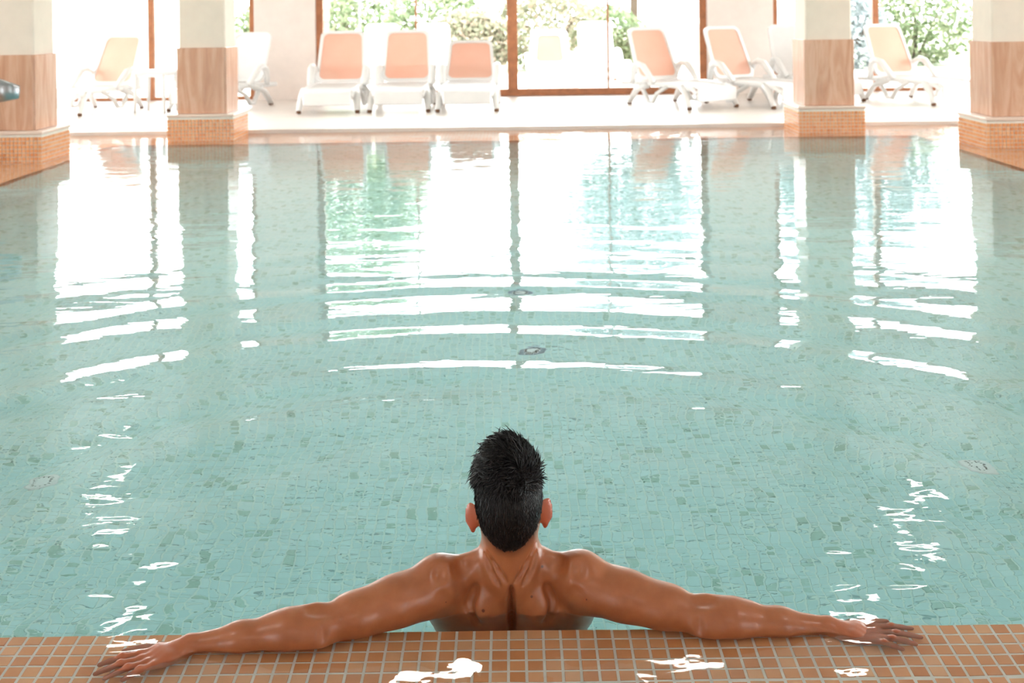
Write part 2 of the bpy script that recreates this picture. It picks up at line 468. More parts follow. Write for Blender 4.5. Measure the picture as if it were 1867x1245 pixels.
# side and back walls, glazed like the far one
def plain_wall(nm, axis, at, a0, a1, bays, n0):
    b = MB()
    def bx(m, p0, p1, q0, q1, z0, z1):
        (m.box(q0, q1, p0, p1, z0, z1) if axis == 'x' else m.box(p0, p1, q0, q1, z0, z1))
    t0, t1 = (at, at + 0.3) if at > 0 else (at - 0.3, at)
    bx(b, a0, a1, t0, t1, WT, HZ); e = a0
    for (u0, u1) in bays:
        bx(b, e, u0, t0, t1, -0.2, WT); e = u1
    bx(b, e, a1, t0, t1, -0.2, WT)
    tag(b.build('wall_' + nm, M['wall']), 'pale pink ' + nm + ' wall of the hall with tall windows', 'wall', kind='structure')
    for i, (u0, u1) in enumerate(bays):
        g = empty('window_%d' % (n0 + i)); tag(g, 'tall brown framed window %d in the %s wall' % (i + 1, nm), 'window', kind='structure')
        m = MB(); c = (t0 + t1) / 2
        for (p0, p1, z0, z1) in ((u0, u1, DECK_Z, .1), (u0, u1, WT - .09, WT), (u0, u0 + .09, .1, WT - .09), (u1 - .09, u1, .1, WT - .09), ((u0 + u1) / 2 - .04, (u0 + u1) / 2 + .04, .1, WT - .09)):
            bx(m, p0, p1, c - .05, c + .05, z0, z1)
        m.build('frame', M['frame_wood'], g)
        m = MB(); bx(m, u0 + .09, (u0 + u1) / 2 - .04, c - .004, c + .004, .1, WT - .09); m.build('pane', M['glass'], g)
        m = MB(); bx(m, (u0 + u1) / 2 + .04, u1 - .09, c - .004, c + .004, .1, WT - .09); m.build('pane', M['glass'], g)
        mid = (u0 + u1) / 2; zc = (WT + DECK_Z) / 2
        if axis == 'x': portal((t1 + .05 if at > 0 else t0 - .05, mid, zc), (0, math.pi / 2 if at > 0 else -math.pi / 2, 0), WT, u1 - u0)
        else: portal((mid, t0 - .05, zc), (math.pi / 2, 0, 0), u1 - u0, WT)
plain_wall('left', 'x', -HX, HY0, HY1, [(2.5, 6), (7.5, 11), (12, 16.6)], 6)
plain_wall('right', 'x', HX, HY0, HY1, [(2.5, 6), (7.5, 11), (12, 16.6)], 9)
plain_wall('near', 'y', HY0, -HX, HX, [(-6.5, -5.0), (5.0, 6.5)], 12)

# ceiling lamps
for (x, y, q, where) in [(-0.6, 8.75, 1.0, 'over the pool, left of the pair'), (1.2, 8.7, 1.0, 'over the pool, right of the pair'),
                         (-3.9, 11.6, 0.55, 'next to the left columns'), (3.6, 10.9, 0.55, 'next to the right columns'),
                         (-3.0, 9.3, 0.55, 'over the pool, small one at the left added for sparkles on the water'), (2.5, 9.3, 0.55, 'over the pool, small one at the right added for sparkles on the water'),  # pair added to throw sparkles on the water near the hands
                         (-2.6, 1.0, 1.0, 'over the near deck, left one, unseen and added as fill'), (2.6, 1.0, 1.0, 'over the near deck, right one, unseen and added as fill'), (0.0, -2.6, 1.0, 'beside the near wall, unseen and added as fill')]:  # three unseen lamps added as fill light for the near end
    g = empty('ceiling_lamp', (x, y, HZ)); tag(g, 'square white panel lamp in the ceiling ' + where, 'lamp', 'ceiling panel lamps')
    g.scale = (q, q, 1)
    m = MB()
    for (x0, x1, y0, y1) in ((-.34, .34, -.34, -.30), (-.34, .34, .30, .34), (-.34, -.30, -.30, .30), (.30, .34, -.30, .30)): m.box(x0, x1, y0, y1, -.03, 0.0)
    m.build('frame', M['white_plastic'], g)
    m = MB(); m.box(-.30, .30, -.30, .30, -.018, -.002); m.build('diffuser', M['lamp_on'], g)

# ------------------------------------------------------------------ columns
def column(x, y, label):
    """x, y: middle of the mosaic plinth"""
    g = empty('column', (x, y, RIM_Z)); tag(g, label, 'column', 'columns standing along the pool rim')
    z0 = -RIM_Z
    m = MB(); m.bbox(-.335, .335, -.335, .335, -0.0, z0 + .245, .004); plinth = m.build('plinth', M['grout'], g)
    m = MB()
    n = 19; pit = 0.67 / n; a = pit * 0.44
    for side in range(4):
        ca, sa = math.cos(side * math.pi / 2), math.sin(side * math.pi / 2)
        for i in range(n):
            for j in range(7):
                u = -.335 + (i + .5) * pit; zz = (j + .5) * pit + 0.005; r = float(rng.random())
                d0, d1 = -.3345, -.340
                loc = [(u - a, d0, zz - a), (u + a, d0, zz - a), (u + a, d0, zz + a), (u - a, d0, zz + a),
                       (u - a + .0015, d1, zz - a + .0015), (u + a - .0015, d1, zz - a + .0015), (u + a - .0015, d1, zz + a - .0015), (u - a + .0015, d1, zz + a - .0015)]
                m.add([(px * ca - py * sa, px * sa + py * ca, pz) for px, py, pz in loc],
                      [(4, 5, 6, 7), (0, 1, 5, 4), (1, 2, 6, 5), (2, 3, 7, 6), (3, 0, 4, 7)], r)
    tag(m.build('mosaic_tiles', M['rim_tile'], plinth, rnd=True), kind='stuff')
    m = MB(); m.bbox(-.345, .345, -.345, .345, z0 + .245, z0 + .275, .006); m.build('coping', M['coping'], g)
    for side in range(4):
        ca, sa = math.cos(side * math.pi / 2), math.sin(side * math.pi / 2)
        m = MB(); m.bbox(-.255 + .0005, .255 - .021, -.255, -.236, z0 + .276, z0 + .95, .003)
        m.v = [(px * ca - py * sa, px * sa + py * ca, pz) for px, py, pz in m.v]
        m.build('marble_panel', M['marble'], g)
    m = MB(); m.bbox(-.236, .236, -.236, .236, z0 + .274, HZ - RIM_Z, .012); m.build('shaft', M['plaster'], g)
    return g
column(-4.51, 11.01, 'marble clad column at the left edge beside the steel spout')
column(-3.18, 12.59, 'marble clad column on the far rim beside the white side table')
column(3.235, 12.59, 'marble clad column on the far rim, right of the pair of angled loungers')
column(4.56, 11.12, 'marble clad column cut off by the right edge of the picture')

# steel spout on the left rim
g = empty('water_spout', (-4.62, 9.5, RIM_Z)); tag(g, 'flat grey steel water spout reaching over the pool at the left', 'spout')
m = MB(); m.lathe([(.11, 0), (.11, .015), (.07, .03), (.065, .035)], (0, 0, 0), 20); m.build('base_plate', M['steel'], g)
m = MB(); m.tube([(0, 0, .03), (-.03, 0, .3), (-.02, 0, .55), (.06, 0, .72), (.22, 0, .78), (.42, 0, .755), (.60, 0, .735), (.73, 0, .725)],
                 [.05, .05, .05, .05, .048, .042, .034, .02], 12, 2.6); m.build('neck', M['steel'], g, smooth=True)

# ------------------------------------------------------------------ loungers
def rounded_rect(w0, w1, z0, z1, r, n=6):
    """outline of a tapering rounded rectangle, w0 wide at the bottom and w1 at the top"""
    pts = []
    cs = [(w0 / 2 - r, z0 + r, -90), (w1 / 2 - r, z1 - r, 0), (-w1 / 2 + r, z1 - r, 90), (-w0 / 2 + r, z0 + r, 180)]
    for (cx, cz, a0) in cs:
        for k in range(n + 1):
            a = math.radians(a0 + 90.0 * k / n); pts.append((cx + r * math.cos(a), cz + r * math.sin(a)))
    return pts
def panel_from(outline, y0, y1, fn):
    n = len(outline); v = [fn(x, y0, z) for x, z in outline] + [fn(x, y1, z) for x, z in outline]
    f = [tuple(range(n)), tuple(range(2 * n - 1, n - 1, -1))]
    f += [((i + 1) % n, i, n + i, n + (i + 1) % n) for i in range(n)]
    return v, f
def ring_from(o1, o2, y0, y1, fn):
    n = len(o1)
    v = [fn(x, y0, z) for x, z in o1] + [fn(x, y0, z) for x, z in o2] + [fn(x, y1, z) for x, z in o1] + [fn(x, y1, z) for x, z in o2]
    f = []
    for i in range(n):
        j = (i + 1) % n
        f += [(i, j, n + j, n + i), (2 * n + j, 2 * n + i, 3 * n + i, 3 * n + j), (j, i, 2 * n + i, 2 * n + j), (n + i, n + j, 3 * n + j, 3 * n + i)]
    return v, f
def lounger(loc, heading, label, tilt=28.0, fabric='sling', group='white loungers on the deck', blen=0.74, inset=0.042, facing='peach'):
    """origin under the hinge of the backrest; the foot end points along heading (degrees, 0 = -Y)"""
    g = empty('sun_lounger', loc, math.radians(heading)); tag(g, label, 'sun lounger', group)
    H = 0.30
    wp = M['white_plastic']
    # seat frame: two moulded rails, foot apron, cross bars
    m = MB()
    for s in (-1, 1):
        m.tube([(s * .30, .42, H - .03), (s * .31, .1, H - .02), (s * .315, -.3, H - .01), (s * .315, -.8, H - .015), (s * .31, -1.08, H - .04), (s * .30, -1.19, H - .10)],
               [.03, .034, .036, .036, .034, .03], 8, 0.8)
    m.bbox(-.30, .30, -1.215, -1.175, H - .20, H - .03, .014)
    m.bbox(-.30, .30, .38, .42, H - .06, H - .01, .01)
    m.bbox(-.30, .30, -.42, -.38, H - .07, H - .035, .01)
    m.build('frame', wp, g, smooth=False)
    o = rounded_rect(.60, .60, -1.18, -.02, .05, 3)
    v, f = panel_from(o, H - .022, H - .006, lambda x, y, z: (x, z, y + 0.02 - (0.05 * ((z + 1.0) / .18) ** 2 if z < -1.0 else 0)))
    m = MB(); m.add(v, f); m.build('seat_sling', M['white_sling'], g)
    # backrest
    a = math.radians(tilt); ca, sa = math.cos(a), math.sin(a)
    fn = lambda x, y, z: (x, 0.01 + y * ca + z * sa, H + .02 - y * sa + z * ca)
    o1 = rounded_rect(.66, .60, 0.0, blen, .09); o2 = rounded_rect(.66 - 2 * inset, .60 - 2 * inset, inset, blen - inset, .075)
    v, f = ring_from(o1, o2, -.018, .018, fn)
    m = MB(); m.add(v, f); m.build('backrest_frame', wp, g)
    o3 = rounded_rect(.66 - 2 * inset + .006, .60 - 2 * inset + .006, inset - .003, blen - inset + .003, .075)
    v, f = panel_from(o3, -.006, .004, fn)
    m = MB(); m.add(v, f); m.build('backrest_sling', M[fabric], g)
    # arms and legs
    for s in (-1, 1):
        m = MB(); m.tube([(s * .345, -.36, H + .0), (s * .355, -.26, H + .10), (s * .36, -.13, H + .215), (s * .36, -.03, H + .235), (s * .355, .05, H + .20), (s * .35, .10, H + .10), (s * .34, .12, H - .02)],
                         [.032, .035, .038, .040, .038, .034, .030], 8, 1.3); m.build('armrest', wp, g, smooth=True)
        for (pts) in ([(s * .32, -.92, H - .02), (s * .345, -1.02, .2), (s * .365, -1.12, .03)], [(s * .32, -.20, H - .03), (s * .35, .02, .2), (s * .37, .16, .03)]):
            m = MB(); m.tube(pts, [.044, .037, .030], 8, 1.25); lg = m.build('leg', wp, g, smooth=True)
            q = pts[-1]; m = MB(); m.lathe([(.020, 0), (.031, .008), (.031, .03), (.027, .04)], (q[0], q[1], 0), 10); m.build('foot_cap', M['foot_rubber'], lg)
        m = MB(); m.tube([(s * .32, -.62, H - .03), (s * .345, -.42, .17), (s * .355, -.34, .055), (s * .35, -.24, .055), (s * .34, -.12, .19), (s * .33, -.02, H - .03)], .026, 8, 1.2)
        m.build('side_brace', wp, g, smooth=True)
    return g
D = DECK_Z
lounger((-2.30, 16.1, D), 0, 'peach backed lounger nearest the pink wall, leftmost of three facing the pool', 24)
lounger((-1.42, 16.1, D), 0, 'peach backed lounger in the middle of the three facing the pool', 24)
lounger((-0.57, 16.05, D), 0, 'low reclined peach lounger beside the thick middle door post', 46)
lounger((-5.40, 16.2, D), -18, 'pale lounger turned left beside the white side table', 26)
lounger((1.93, 15.9, D), 29, 'peach lounger turned right in front of the glass doors', 24)
lounger((2.94, 15.9, D), 30, 'beige lounger in front of the pale wall pier, beside the angled peach one', 24)
lounger((5.12, 16.1, D), 22, 'peach lounger turned right between the two right hand columns', 24)
lounger((3.95, 16.75, D), 14, 'white lounger half hidden behind the right far column', 24, 'white_sling')
lounger((-3.72, 16.5, D), -20, 'white lounger half hidden behind the left far column', 26, 'white_sling')
OUT = 'white loungers out on the garden terrace'
lounger((-2.28, 21.3, D), 180, 'white lounger outside, seen behind the middle peach lounger', 14, 'white_sling', OUT)
lounger((-1.40, 21.3, D), 180, 'white lounger outside, just right of the thin door bar', 14, 'white_sling', OUT)
lounger((0.60, 19.4, D), 0, 'small peach lounger outside behind the glass, right of the thick post', 36, 'dimmed_sling', OUT, inset=0.11)
lounger((1.50, 21.4, D), 160, 'white lounger outside next to the thin right door bar', 16, 'white_sling', OUT)

# side table
g = empty('side_table', (-4.63, 15.65, D), math.radians(-8)); tag(g, 'small white plastic side table beside the left lounger', 'table')
m = MB(); m.bbox(-.22, .22, -.22, .22, .50, .54, .012); m.build('table_top', M['white_plastic'], g)
m = MB()
for (x0, x1, y0, y1) in ((-.20, .20, -.20, -.185), (-.20, .20, .185, .20), (-.20, -.185, -.185, .185), (.185, .20, -.185, .185)): m.box(x0, x1, y0, y1, .455, .50)
m.build('apron', M['white_plastic'], g)
for sx in (-1, 1):
    for sy in (-1, 1):
        m = MB(); m.tube([(sx * .185, sy * .185, .50), (sx * .19, sy * .19, .25), (sx * .20, sy * .20, 0)], [.028, .024, .02], 8); m.build('leg', M['white_plastic'], g, smooth=True)

# ------------------------------------------------------------------ pool fittings on the floor
def fitting(x, y, label, ring, disc, teeth):
    g = empty('pool_inlet', (x, y, FLOOR_Z)); tag(g, label, 'pool fitting', 'round fittings on the pool floor')
    m = MB(); m.lathe([(.070, 0), (.070, .006), (.060, .014), (.046, .016), (.046, .010)], (0, 0, 0), 32); m.build('ring', M[ring], g)
    m = MB(); m.lathe([(.044, .0), (.044, .012), (.030, .018), (.008, .020)], (0, 0, 0), 28); m.build('disc', M[disc], g)
    m = MB()
    for k in range(teeth):
        a = 2 * math.pi * k / teeth; c, s = math.cos(a), math.sin(a)
        m.tube([(c * .030, s * .030, .020), (c * .041, s * .041, .0165)], .0032, 6)
    m.build('slots', M['fitting_dark'], g)
fitting(-1.775, 4.54, 'white round pool floor fitting at the left', 'fitting_white', 'fitting_white', 10)
fitting(1.755, 4.58, 'white round pool floor fitting at the right', 'fitting_white', 'fitting_white', 10)
fitting(0.08, 5.96, 'grey blue round pool floor fitting beyond the head of the bather', 'fitting_grey', 'fitting_white', 22)
fitting(0.02, 6.97, 'faint grey pool floor fitting farthest from the bather', 'fitting_grey', 'fitting_white', 22)

# ------------------------------------------------------------------ garden beyond the windows
b = MB(); b.box(-14, 14, HY1 + .3, 24.0, -0.2, DECK_Z - 0.005)
tag(b.build('terrace', M['terrace']), 'pale paved terrace outside the windows', 'terrace', kind='structure')
b = MB()
for (x0, x1, y0, y1) in ((-90, 90, -60, HY0 - .3), (-90, 90, HY1 + .3, 110), (-90, -HX - .3, HY0 - .3, HY1 + .3), (HX + .3, 90, HY0 - .3, HY1 + .3)): b.box(x0, x1, y0, y1, -0.5, -0.22)
b2 = MB(); b2.box(-40, 40, 24.0, 80, -0.22, 0.0)
tag(b.build('ground', M['terrace']), 'ground around the building', 'ground', kind='structure')
tag(b2.build('lawn', M['lawn']), 'pale lawn beyond the terrace', 'lawn', kind='structure')
b = MB(); b.bbox(-13, -5.4, 23.0, 23.3, DECK_Z - .05, 2.5, .02); b.bbox(-13.05, -5.35, 22.95, 23.35, 2.5, 2.58, .015)
tag(b.build('garden_wall', M['garden_wall']), 'white rendered garden wall outside the left window', 'garden wall', kind='structure')

def leaves(centre, rad, n, size, seed, squash=(1, 1, 1), shell=0.55):
    r = np.random.default_rng(seed)
    d = r.normal(size=(n, 3)); d /= np.linalg.norm(d, axis=1)[:, None]
    # lumpy crown: a few random lobes
    lobes = r.normal(size=(9, 3)); lobes /= np.linalg.norm(lobes, axis=1)[:, None]
    bump = np.max(d @ lobes.T, axis=1) ** 3
    rr = (shell + (1 - shell) * r.random(n) ** 0.6) * (0.72 + 0.32 * bump)
    c = d * rr[:, None] * rad * np.array(squash) + np.array(centre)
    a = r.normal(size=(n, 3)); a /= np.linalg.norm(a, axis=1)[:, None]
    q = r.normal(size=(n, 3)); q = np.cross(a, q); q /= np.linalg.norm(q, axis=1)[:, None]
    s = size * (0.6 + 0.8 * r.random(n))[:, None]
    V = np.stack([c - a * s, c + q * s * .5, c + a * s, c - q * s * .5], 1).reshape(-1, 3)
    Fq = np.arange(4 * n).reshape(-1, 4)
    return V, Fq, r.random(n)
def tree(x, y, h, rad, leaf, label, seed, n=2600, size=.13, squash=(1, .8, .8), trunk=True, group='trees and shrubs in the garden', name='tree'):
    g = empty(name, (x, y, -0.005)); tag(g, label, 'tree' if trunk else 'shrub', group)
    V, Fq, r = leaves((0, 0, h), rad, n, size, seed, squash)
    V[:, 2] = np.maximum(V[:, 2], 0.03)
    o = mesh_obj('foliage', V, Fq, M[leaf], g)
    a = o.data.attributes.new('rnd', 'FLOAT', 'FACE'); a.data.foreach_set('value', r.astype(np.float32))
    rr = random.Random(seed)
    m = MB()
    if trunk:
        m.tube([(0, 0, 0), (.05, .02, h * .4), (-.04, 0, h * .8), (.05, 0, h + rad * .3)], [.14, .11, .08, .03], 8)
        for k in range(6):
            an = rr.uniform(0, 6.28); z = h * rr.uniform(.5, .9)
            m.tube([(0, 0, z), (math.cos(an) * rad * .4, math.sin(an) * rad * .3, z + rad * .25), (math.cos(an) * rad * .75, math.sin(an) * rad * .6, z + rad * .5)], [.05, .035, .015], 6)
        m.build('trunk', M['bark'], g, smooth=True)
    else:
        for k in range(5):
            an = rr.uniform(0, 6.28)
            m.tube([(0, 0, 0), (math.cos(an) * rad * .3, math.sin(an) * rad * .2, h * .7), (math.cos(an) * rad * .5, math.sin(an) * rad * .35, h * 1.2)], [.04, .03, .012], 6)
        m.build('stem', M['bark'], g, smooth=True)
    return g
tree(-4.3, 30.5, 3.6, 2.3, 'leaf_green', 'green tree with bare branches behind the left part of the glass doors', 3, 4200, .14)
tree(3.4, 34.0, 4.2, 2.3, 'leaf_blue', 'silvery tree outside behind the right part of the glass doors', 5, 3200, .14)
tree(8.6, 31.0, 3.2, 2.6, 'leaf_blue', 'tall silvery tree outside the right hand window', 8, 4200, .14)
tree(14.0, 30.0, 3.6, 2.8, 'leaf_green', 'tall green tree outside at the far right', 9, 3600, .15)
sh = [(-3.3, 24.2, .95, 1.15, 'leaf_green', 'dark green shrub outside at the left of the glass doors'),
      (-1.55, 25.9, .95, 1.25, 'leaf_green', 'green shrub outside behind the white terrace loungers'),
      (-0.75, 24.1, .70, .85, 'leaf_autumn', 'yellowing shrub outside left of the thick door post'),
      (0.75, 25.9, .95, 1.25, 'leaf_autumn', 'yellow and rust shrub outside right of the thick door post'),
      (2.3, 27.8, .60, 1.0, 'leaf_green', 'green shrub outside behind the thin right door bar'),
      (6.6, 24.2, .8, 1.10, 'leaf_blue', 'silvery shrub outside left of the right window bar'),
      (8.6, 25.9, .95, 1.3, 'leaf_green', 'green shrub outside right of the right window bar'),
      (10.2, 24.1, .85, 1.1, 'leaf_blue', 'silvery shrub outside beside the right column'),
      (4.4, 24.3, .5, .75, 'leaf_blue', 'low silvery shrub outside behind the pale wall pier'),
      (-5.0, 26.0, .9, 1.2, 'leaf_green', 'green shrub outside at the end of the white garden wall')]
for k, (x, y, h, r, lf, lb) in enumerate(sh):
    tree(x, y, h, r, lf, lb, 20 + k, 3000, .07, (1, .68, .85), False, name='shrub')

# ------------------------------------------------------------------ water
MX, MY = -0.018, 2.70
xs = np.linspace(-5.0, 5.0, 401); ys = np.concatenate([np.arange(2.03, 6.5, 0.018), np.arange(6.5, 13.0, 0.03), [13.0]])
X, Y = np.meshgrid(xs, ys)
R = np.hypot(X - MX, Y - MY)
# rings spreading from the bather, then cross waves
env = 0.0024 * np.clip((R - .5) / 1.4, 0, 1) * np.exp(-np.clip(R - 2.9, 0, None) / 1.0)
ang = np.arctan2(X - MX, Y - MY)
Z = env * np.sin(2 * math.pi * R / 0.43 + 2.2 + 0.7 * np.sin(3 * ang + .6) + 0.5 * np.sin(1.1 * X + 1.0))
Z += 0.45 * env * np.sin(2 * math.pi * R / 0.27 + 2.1 + 1.1 * np.sin(2.2 * ang - .4))
wr = np.random.default_rng(4)
for _ in range(26):
    lam = wr.uniform(.16, .75); th = wr.normal(0, .55); ph = wr.uniform(0, 6.28)
    kx, ky = 2 * math.pi / lam * math.sin(th), 2 * math.pi / lam * math.cos(th)
    amp = 0.0085 * lam / (2 * math.pi) / 3.2
    fall = 0.35 + 0.65 * np.exp(-np.clip(Y - 4, 0, None) / 3.5)
    Z += amp * fall * np.sin(kx * X + ky * Y + ph)
# choppy small ripples near the arms
for _ in range(22):
    lam = wr.uniform(.055, .13); th = wr.uniform(0, 3.14); ph = wr.uniform(0, 6.28)
    kx, ky = 2 * math.pi / lam * math.sin(th), 2 * math.pi / lam * math.cos(th)
    amp = 0.026 * lam / (2 * math.pi) / 3.2
    near = np.exp(-((Y - 2.62) / .55) ** 2) * (0.25 + 0.75 * np.clip((np.abs(X) - .25) / .5, 0, 1))
    Z += amp * near * np.sin(kx * X + ky * Y + ph)
V = np.stack([X, Y, Z], -1).reshape(-1, 3)
ny_, nx_ = X.shape
idx = np.arange(ny_ * nx_).reshape(ny_, nx_)
Fq = np.stack([idx[:-1, :-1], idx[:-1, 1:], idx[1:, 1:], idx[1:, :-1]], -1).reshape(-1, 4)
o = mesh_obj('pool_water', V, Fq, M['water'], None, True)
tag(o, 'clear rippled turquoise water filling the pool', 'water', kind='stuff')

#@@PERSON@@
# ------------------------------------------------------------------ the bather
class Field:
    """distance field on a rectilinear grid, polygonised with surface nets"""
    def __init__(self, xs, ys, zs, far=0.15):
        self.x, self.y, self.z = [np.asarray(a, dtype=np.float32) for a in (xs, ys, zs)]
        self.f = np.full((len(xs), len(ys), len(zs)), far, dtype=np.float32)
    def _sl(self, lo, hi):
        out = []
        for a, l, h in zip((self.x, self.y, self.z), lo, hi):
            i0 = max(int(np.searchsorted(a, l)) - 1, 0); i1 = min(int(np.searchsorted(a, h)) + 1, len(a))
            out.append(slice(i0, max(i1, i0 + 1)))
        return tuple(out)
    def _pts(self, s):
        return self.x[s[0]][:, None, None], self.y[s[1]][None, :, None], self.z[s[2]][None, None, :]
    def put(self, s, d, k, sub=False):
        a = self.f[s]
        if sub:
            d = -d; h = np.maximum(k - np.abs(a - d), 0) / k; self.f[s] = np.maximum(a, d) + h * h * k * .25
        else:
            h = np.maximum(k - np.abs(a - d), 0) / k; self.f[s] = np.minimum(a, d) - h * h * k * .25
    def cone(self, a, b, r0, r1, k=.02, sub=False):
        a = np.array(a, np.float32); b = np.array(b, np.float32); m = max(r0, r1) + k + .06
        s = self._sl(np.minimum(a, b) - m, np.maximum(a, b) + m); X, Y, Z = self._pts(s)
        ba = b - a; L = float(ba @ ba)
        t = np.clip(((X - a[0]) * ba[0] + (Y - a[1]) * ba[1] + (Z - a[2]) * ba[2]) / L, 0, 1)
        d = np.sqrt((X - a[0] - t * ba[0]) ** 2 + (Y - a[1] - t * ba[1]) ** 2 + (Z - a[2] - t * ba[2]) ** 2) - (r0 + (r1 - r0) * t)
        self.put(s, d, k, sub)
    def chain(self, pts, rs, k=.02, sub=False):
        for i in range(len(pts) - 1): self.cone(pts[i], pts[i + 1], rs[i], rs[i + 1], k, sub)
    def ell(self, c, r, k=.02, rot=None, sub=False):
        m = max(r) + k + .06; c = np.array(c, np.float32)
        s = self._sl(c - m, c + m); X, Y, Z = self._pts(s)
        X = X - c[0]; Y = Y - c[1]; Z = Z - c[2]
        if rot is not None:
            Q = np.array(Matrix.Rotation(rot[0], 3, 'X') @ Matrix.Rotation(rot[1], 3, 'Y') @ Matrix.Rotation(rot[2], 3, 'Z')).T
            X, Y, Z = [Q[i, 0] * X + Q[i, 1] * Y + Q[i, 2] * Z for i in range(3)]
        k0 = np.sqrt((X / r[0]) ** 2 + (Y / r[1]) ** 2 + (Z / r[2]) ** 2) + 1e-6
        k1 = np.sqrt((X / r[0] ** 2) ** 2 + (Y / r[1] ** 2) ** 2 + (Z / r[2] ** 2) ** 2) + 1e-6
        self.put(s, k0 * (k0 - 1) / k1, k, sub)
    def surf(self, x, z):
        """y of the skin seen from behind at x, z"""
        col = self.f[int(np.argmin(np.abs(self.x - x))), :, int(np.argmin(np.abs(self.z - z)))]
        i = int(np.argmax(col < 0)); return float(self.y[i]) if col[i] < 0 else None
    def crease(self, pts, r, k, n=7, depth=0.0):
        P = []
        for (p, q) in zip(pts[:-1], pts[1:]):
            for t in np.linspace(0, 1, n, endpoint=False): P.append((p[0] + (q[0] - p[0]) * t, p[1] + (q[1] - p[1]) * t))
        P.append(pts[-1]); Q = [(x, self.surf(x, z), z) for x, z in P]; Q = [q for q in Q if q[1] is not None]
        Q = [(x, y + depth, z) for x, y, z in Q]
        m = len(Q); self.chain(Q, [r * (0.35 + 0.65 * math.sin(math.pi * min(max(i / (m - 1), .06), .94))) for i in range(m)], k, True)
    def mesh(self, smooth=2):
        f = self.f; ins = f < 0
        n = f.shape
        cnt = np.zeros(tuple(q - 1 for q in n), np.int8)
        for i in (0, 1):
            for j in (0, 1):
                for k in (0, 1):
                    cnt += ins[i:n[0] - 1 + i, j:n[1] - 1 + j, k:n[2] - 1 + k]
        act = (cnt > 0) & (cnt < 8)
        I, J, K = np.nonzero(act)
        vid = np.full(cnt.shape, -1, np.int32); vid[I, J, K] = np.arange(len(I))
        acc = np.zeros((len(I), 3)); wt = np.zeros(len(I))
        G = (self.x, self.y, self.z)
        cor = [(i, j, k) for i in (0, 1) for j in (0, 1) for k in (0, 1)]
        for a in range(8):
            for ax in range(3):
                if cor[a][ax]: continue
                c1 = list(cor[a]); c1[ax] = 1
                f0 = f[I + cor[a][0], J + cor[a][1], K + cor[a][2]]; f1 = f[I + c1[0], J + c1[1], K + c1[2]]
                x = (f0 < 0) != (f1 < 0)
                t = np.where(x, f0 / np.where(x, f0 - f1, 1), 0)
                base = [I + cor[a][0], J + cor[a][1], K + cor[a][2]]; p = []
                for q in range(3):
                    g0 = G[q][base[q]]
                    if q == ax: g0 = g0 + t * (G[q][base[q] + 1] - g0)
                    p.append(g0)
                acc += np.stack(p, 1) * x[:, None]; wt += x
        V = acc / wt[:, None]
        quads = []
        for ax in range(3):
            o1, o2 = [q for q in range(3) if q != ax]
            s0 = [slice(None)] * 3; s1 = [slice(None)] * 3
            s0[ax] = slice(0, n[ax] - 1); s1[ax] = slice(1, n[ax])
            for q in (o1, o2): s0[q] = slice(1, n[q] - 1); s1[q] = slice(1, n[q] - 1)
            A = ins[tuple(s0)]; B = ins[tuple(s1)]
            E = np.nonzero(A != B); flip = A[E]
            e = [E[0].copy(), E[1].copy(), E[2].copy()]
            for q in (o1, o2): e[q] = e[q] + 1
            def cell(d1, d2):
                c = list(e); c[o1] = c[o1] - d1; c[o2] = c[o2] - d2
                return vid[c[0], c[1], c[2]]
            q4 = np.stack([cell(1, 1), cell(0, 1), cell(0, 0), cell(1, 0)], 1)
            if ax == 1: flip = ~flip
            q4[~flip] = q4[~flip][:, ::-1]
            quads.append(q4)
        Q = np.concatenate(quads)
        Q = Q[(Q >= 0).all(1)]
        for it in range(smooth):
            for lam in (.5, -.5):
                s = np.zeros_like(V); c = np.zeros(len(V))
                for a, b_ in ((0, 1), (1, 2), (2, 3), (3, 0)):
                    np.add.at(s, Q[:, a], V[Q[:, b_]]); np.add.at(c, Q[:, a], 1)
                    np.add.at(s, Q[:, b_], V[Q[:, a]]); np.add.at(c, Q[:, b_], 1)
                V = V + lam * (s / np.maximum(c, 1)[:, None] - V)
        return V, Q

def seg(*a):
    """grid line positions: (start, end, step) stretches"""
    out = []
    for (s, e, h) in a:
        n = max(int(round((e - s) / h)), 1); out.append(np.linspace(s, e, n, endpoint=False))
    out.append(np.array([a[-1][1]])); return np.concatenate(out)

CX = -0.018
gx = seg((-.88, -.62, .0025), (-.62, -.13, .0040), (-.13, .10, .0030), (.10, .60, .0040), (.60, .87, .0025))
gy = seg((2.33, 2.74, .0034), (2.74, 2.86, .006), (2.86, 3.22, .014))
gz = seg((-1.32, -.16, .014), (-.16, -.05, .006), (-.05, .14, .0030), (.14, .42, .0034))
B = Field(gx, gy, gz)
c = lambda x, y, z: (CX + x, y, z)
# --- legs and pelvis, standing with bent knees under water
for s in (-1, 1):
    B.chain([c(s * .085, 2.735, -.56), c(s * .12, 2.99, -.87)], [.088, .058], .05)
    B.chain([c(s * .12, 2.99, -.87), c(s * .125, 2.955, -1.02), c(s * .125, 2.89, -1.23)], [.056, .055, .036], .03)
    B.chain([c(s * .125, 2.885, -1.245), c(s * .135, 2.97, -1.265), c(s * .145, 3.07, -1.28)], [.036, .034, .018], .02)
    B.ell(c(s * .075, 2.69, -.56), (.09, .09, .10), .05)
B.ell(c(0, 2.73, -.50), (.155, .105, .13), .06)
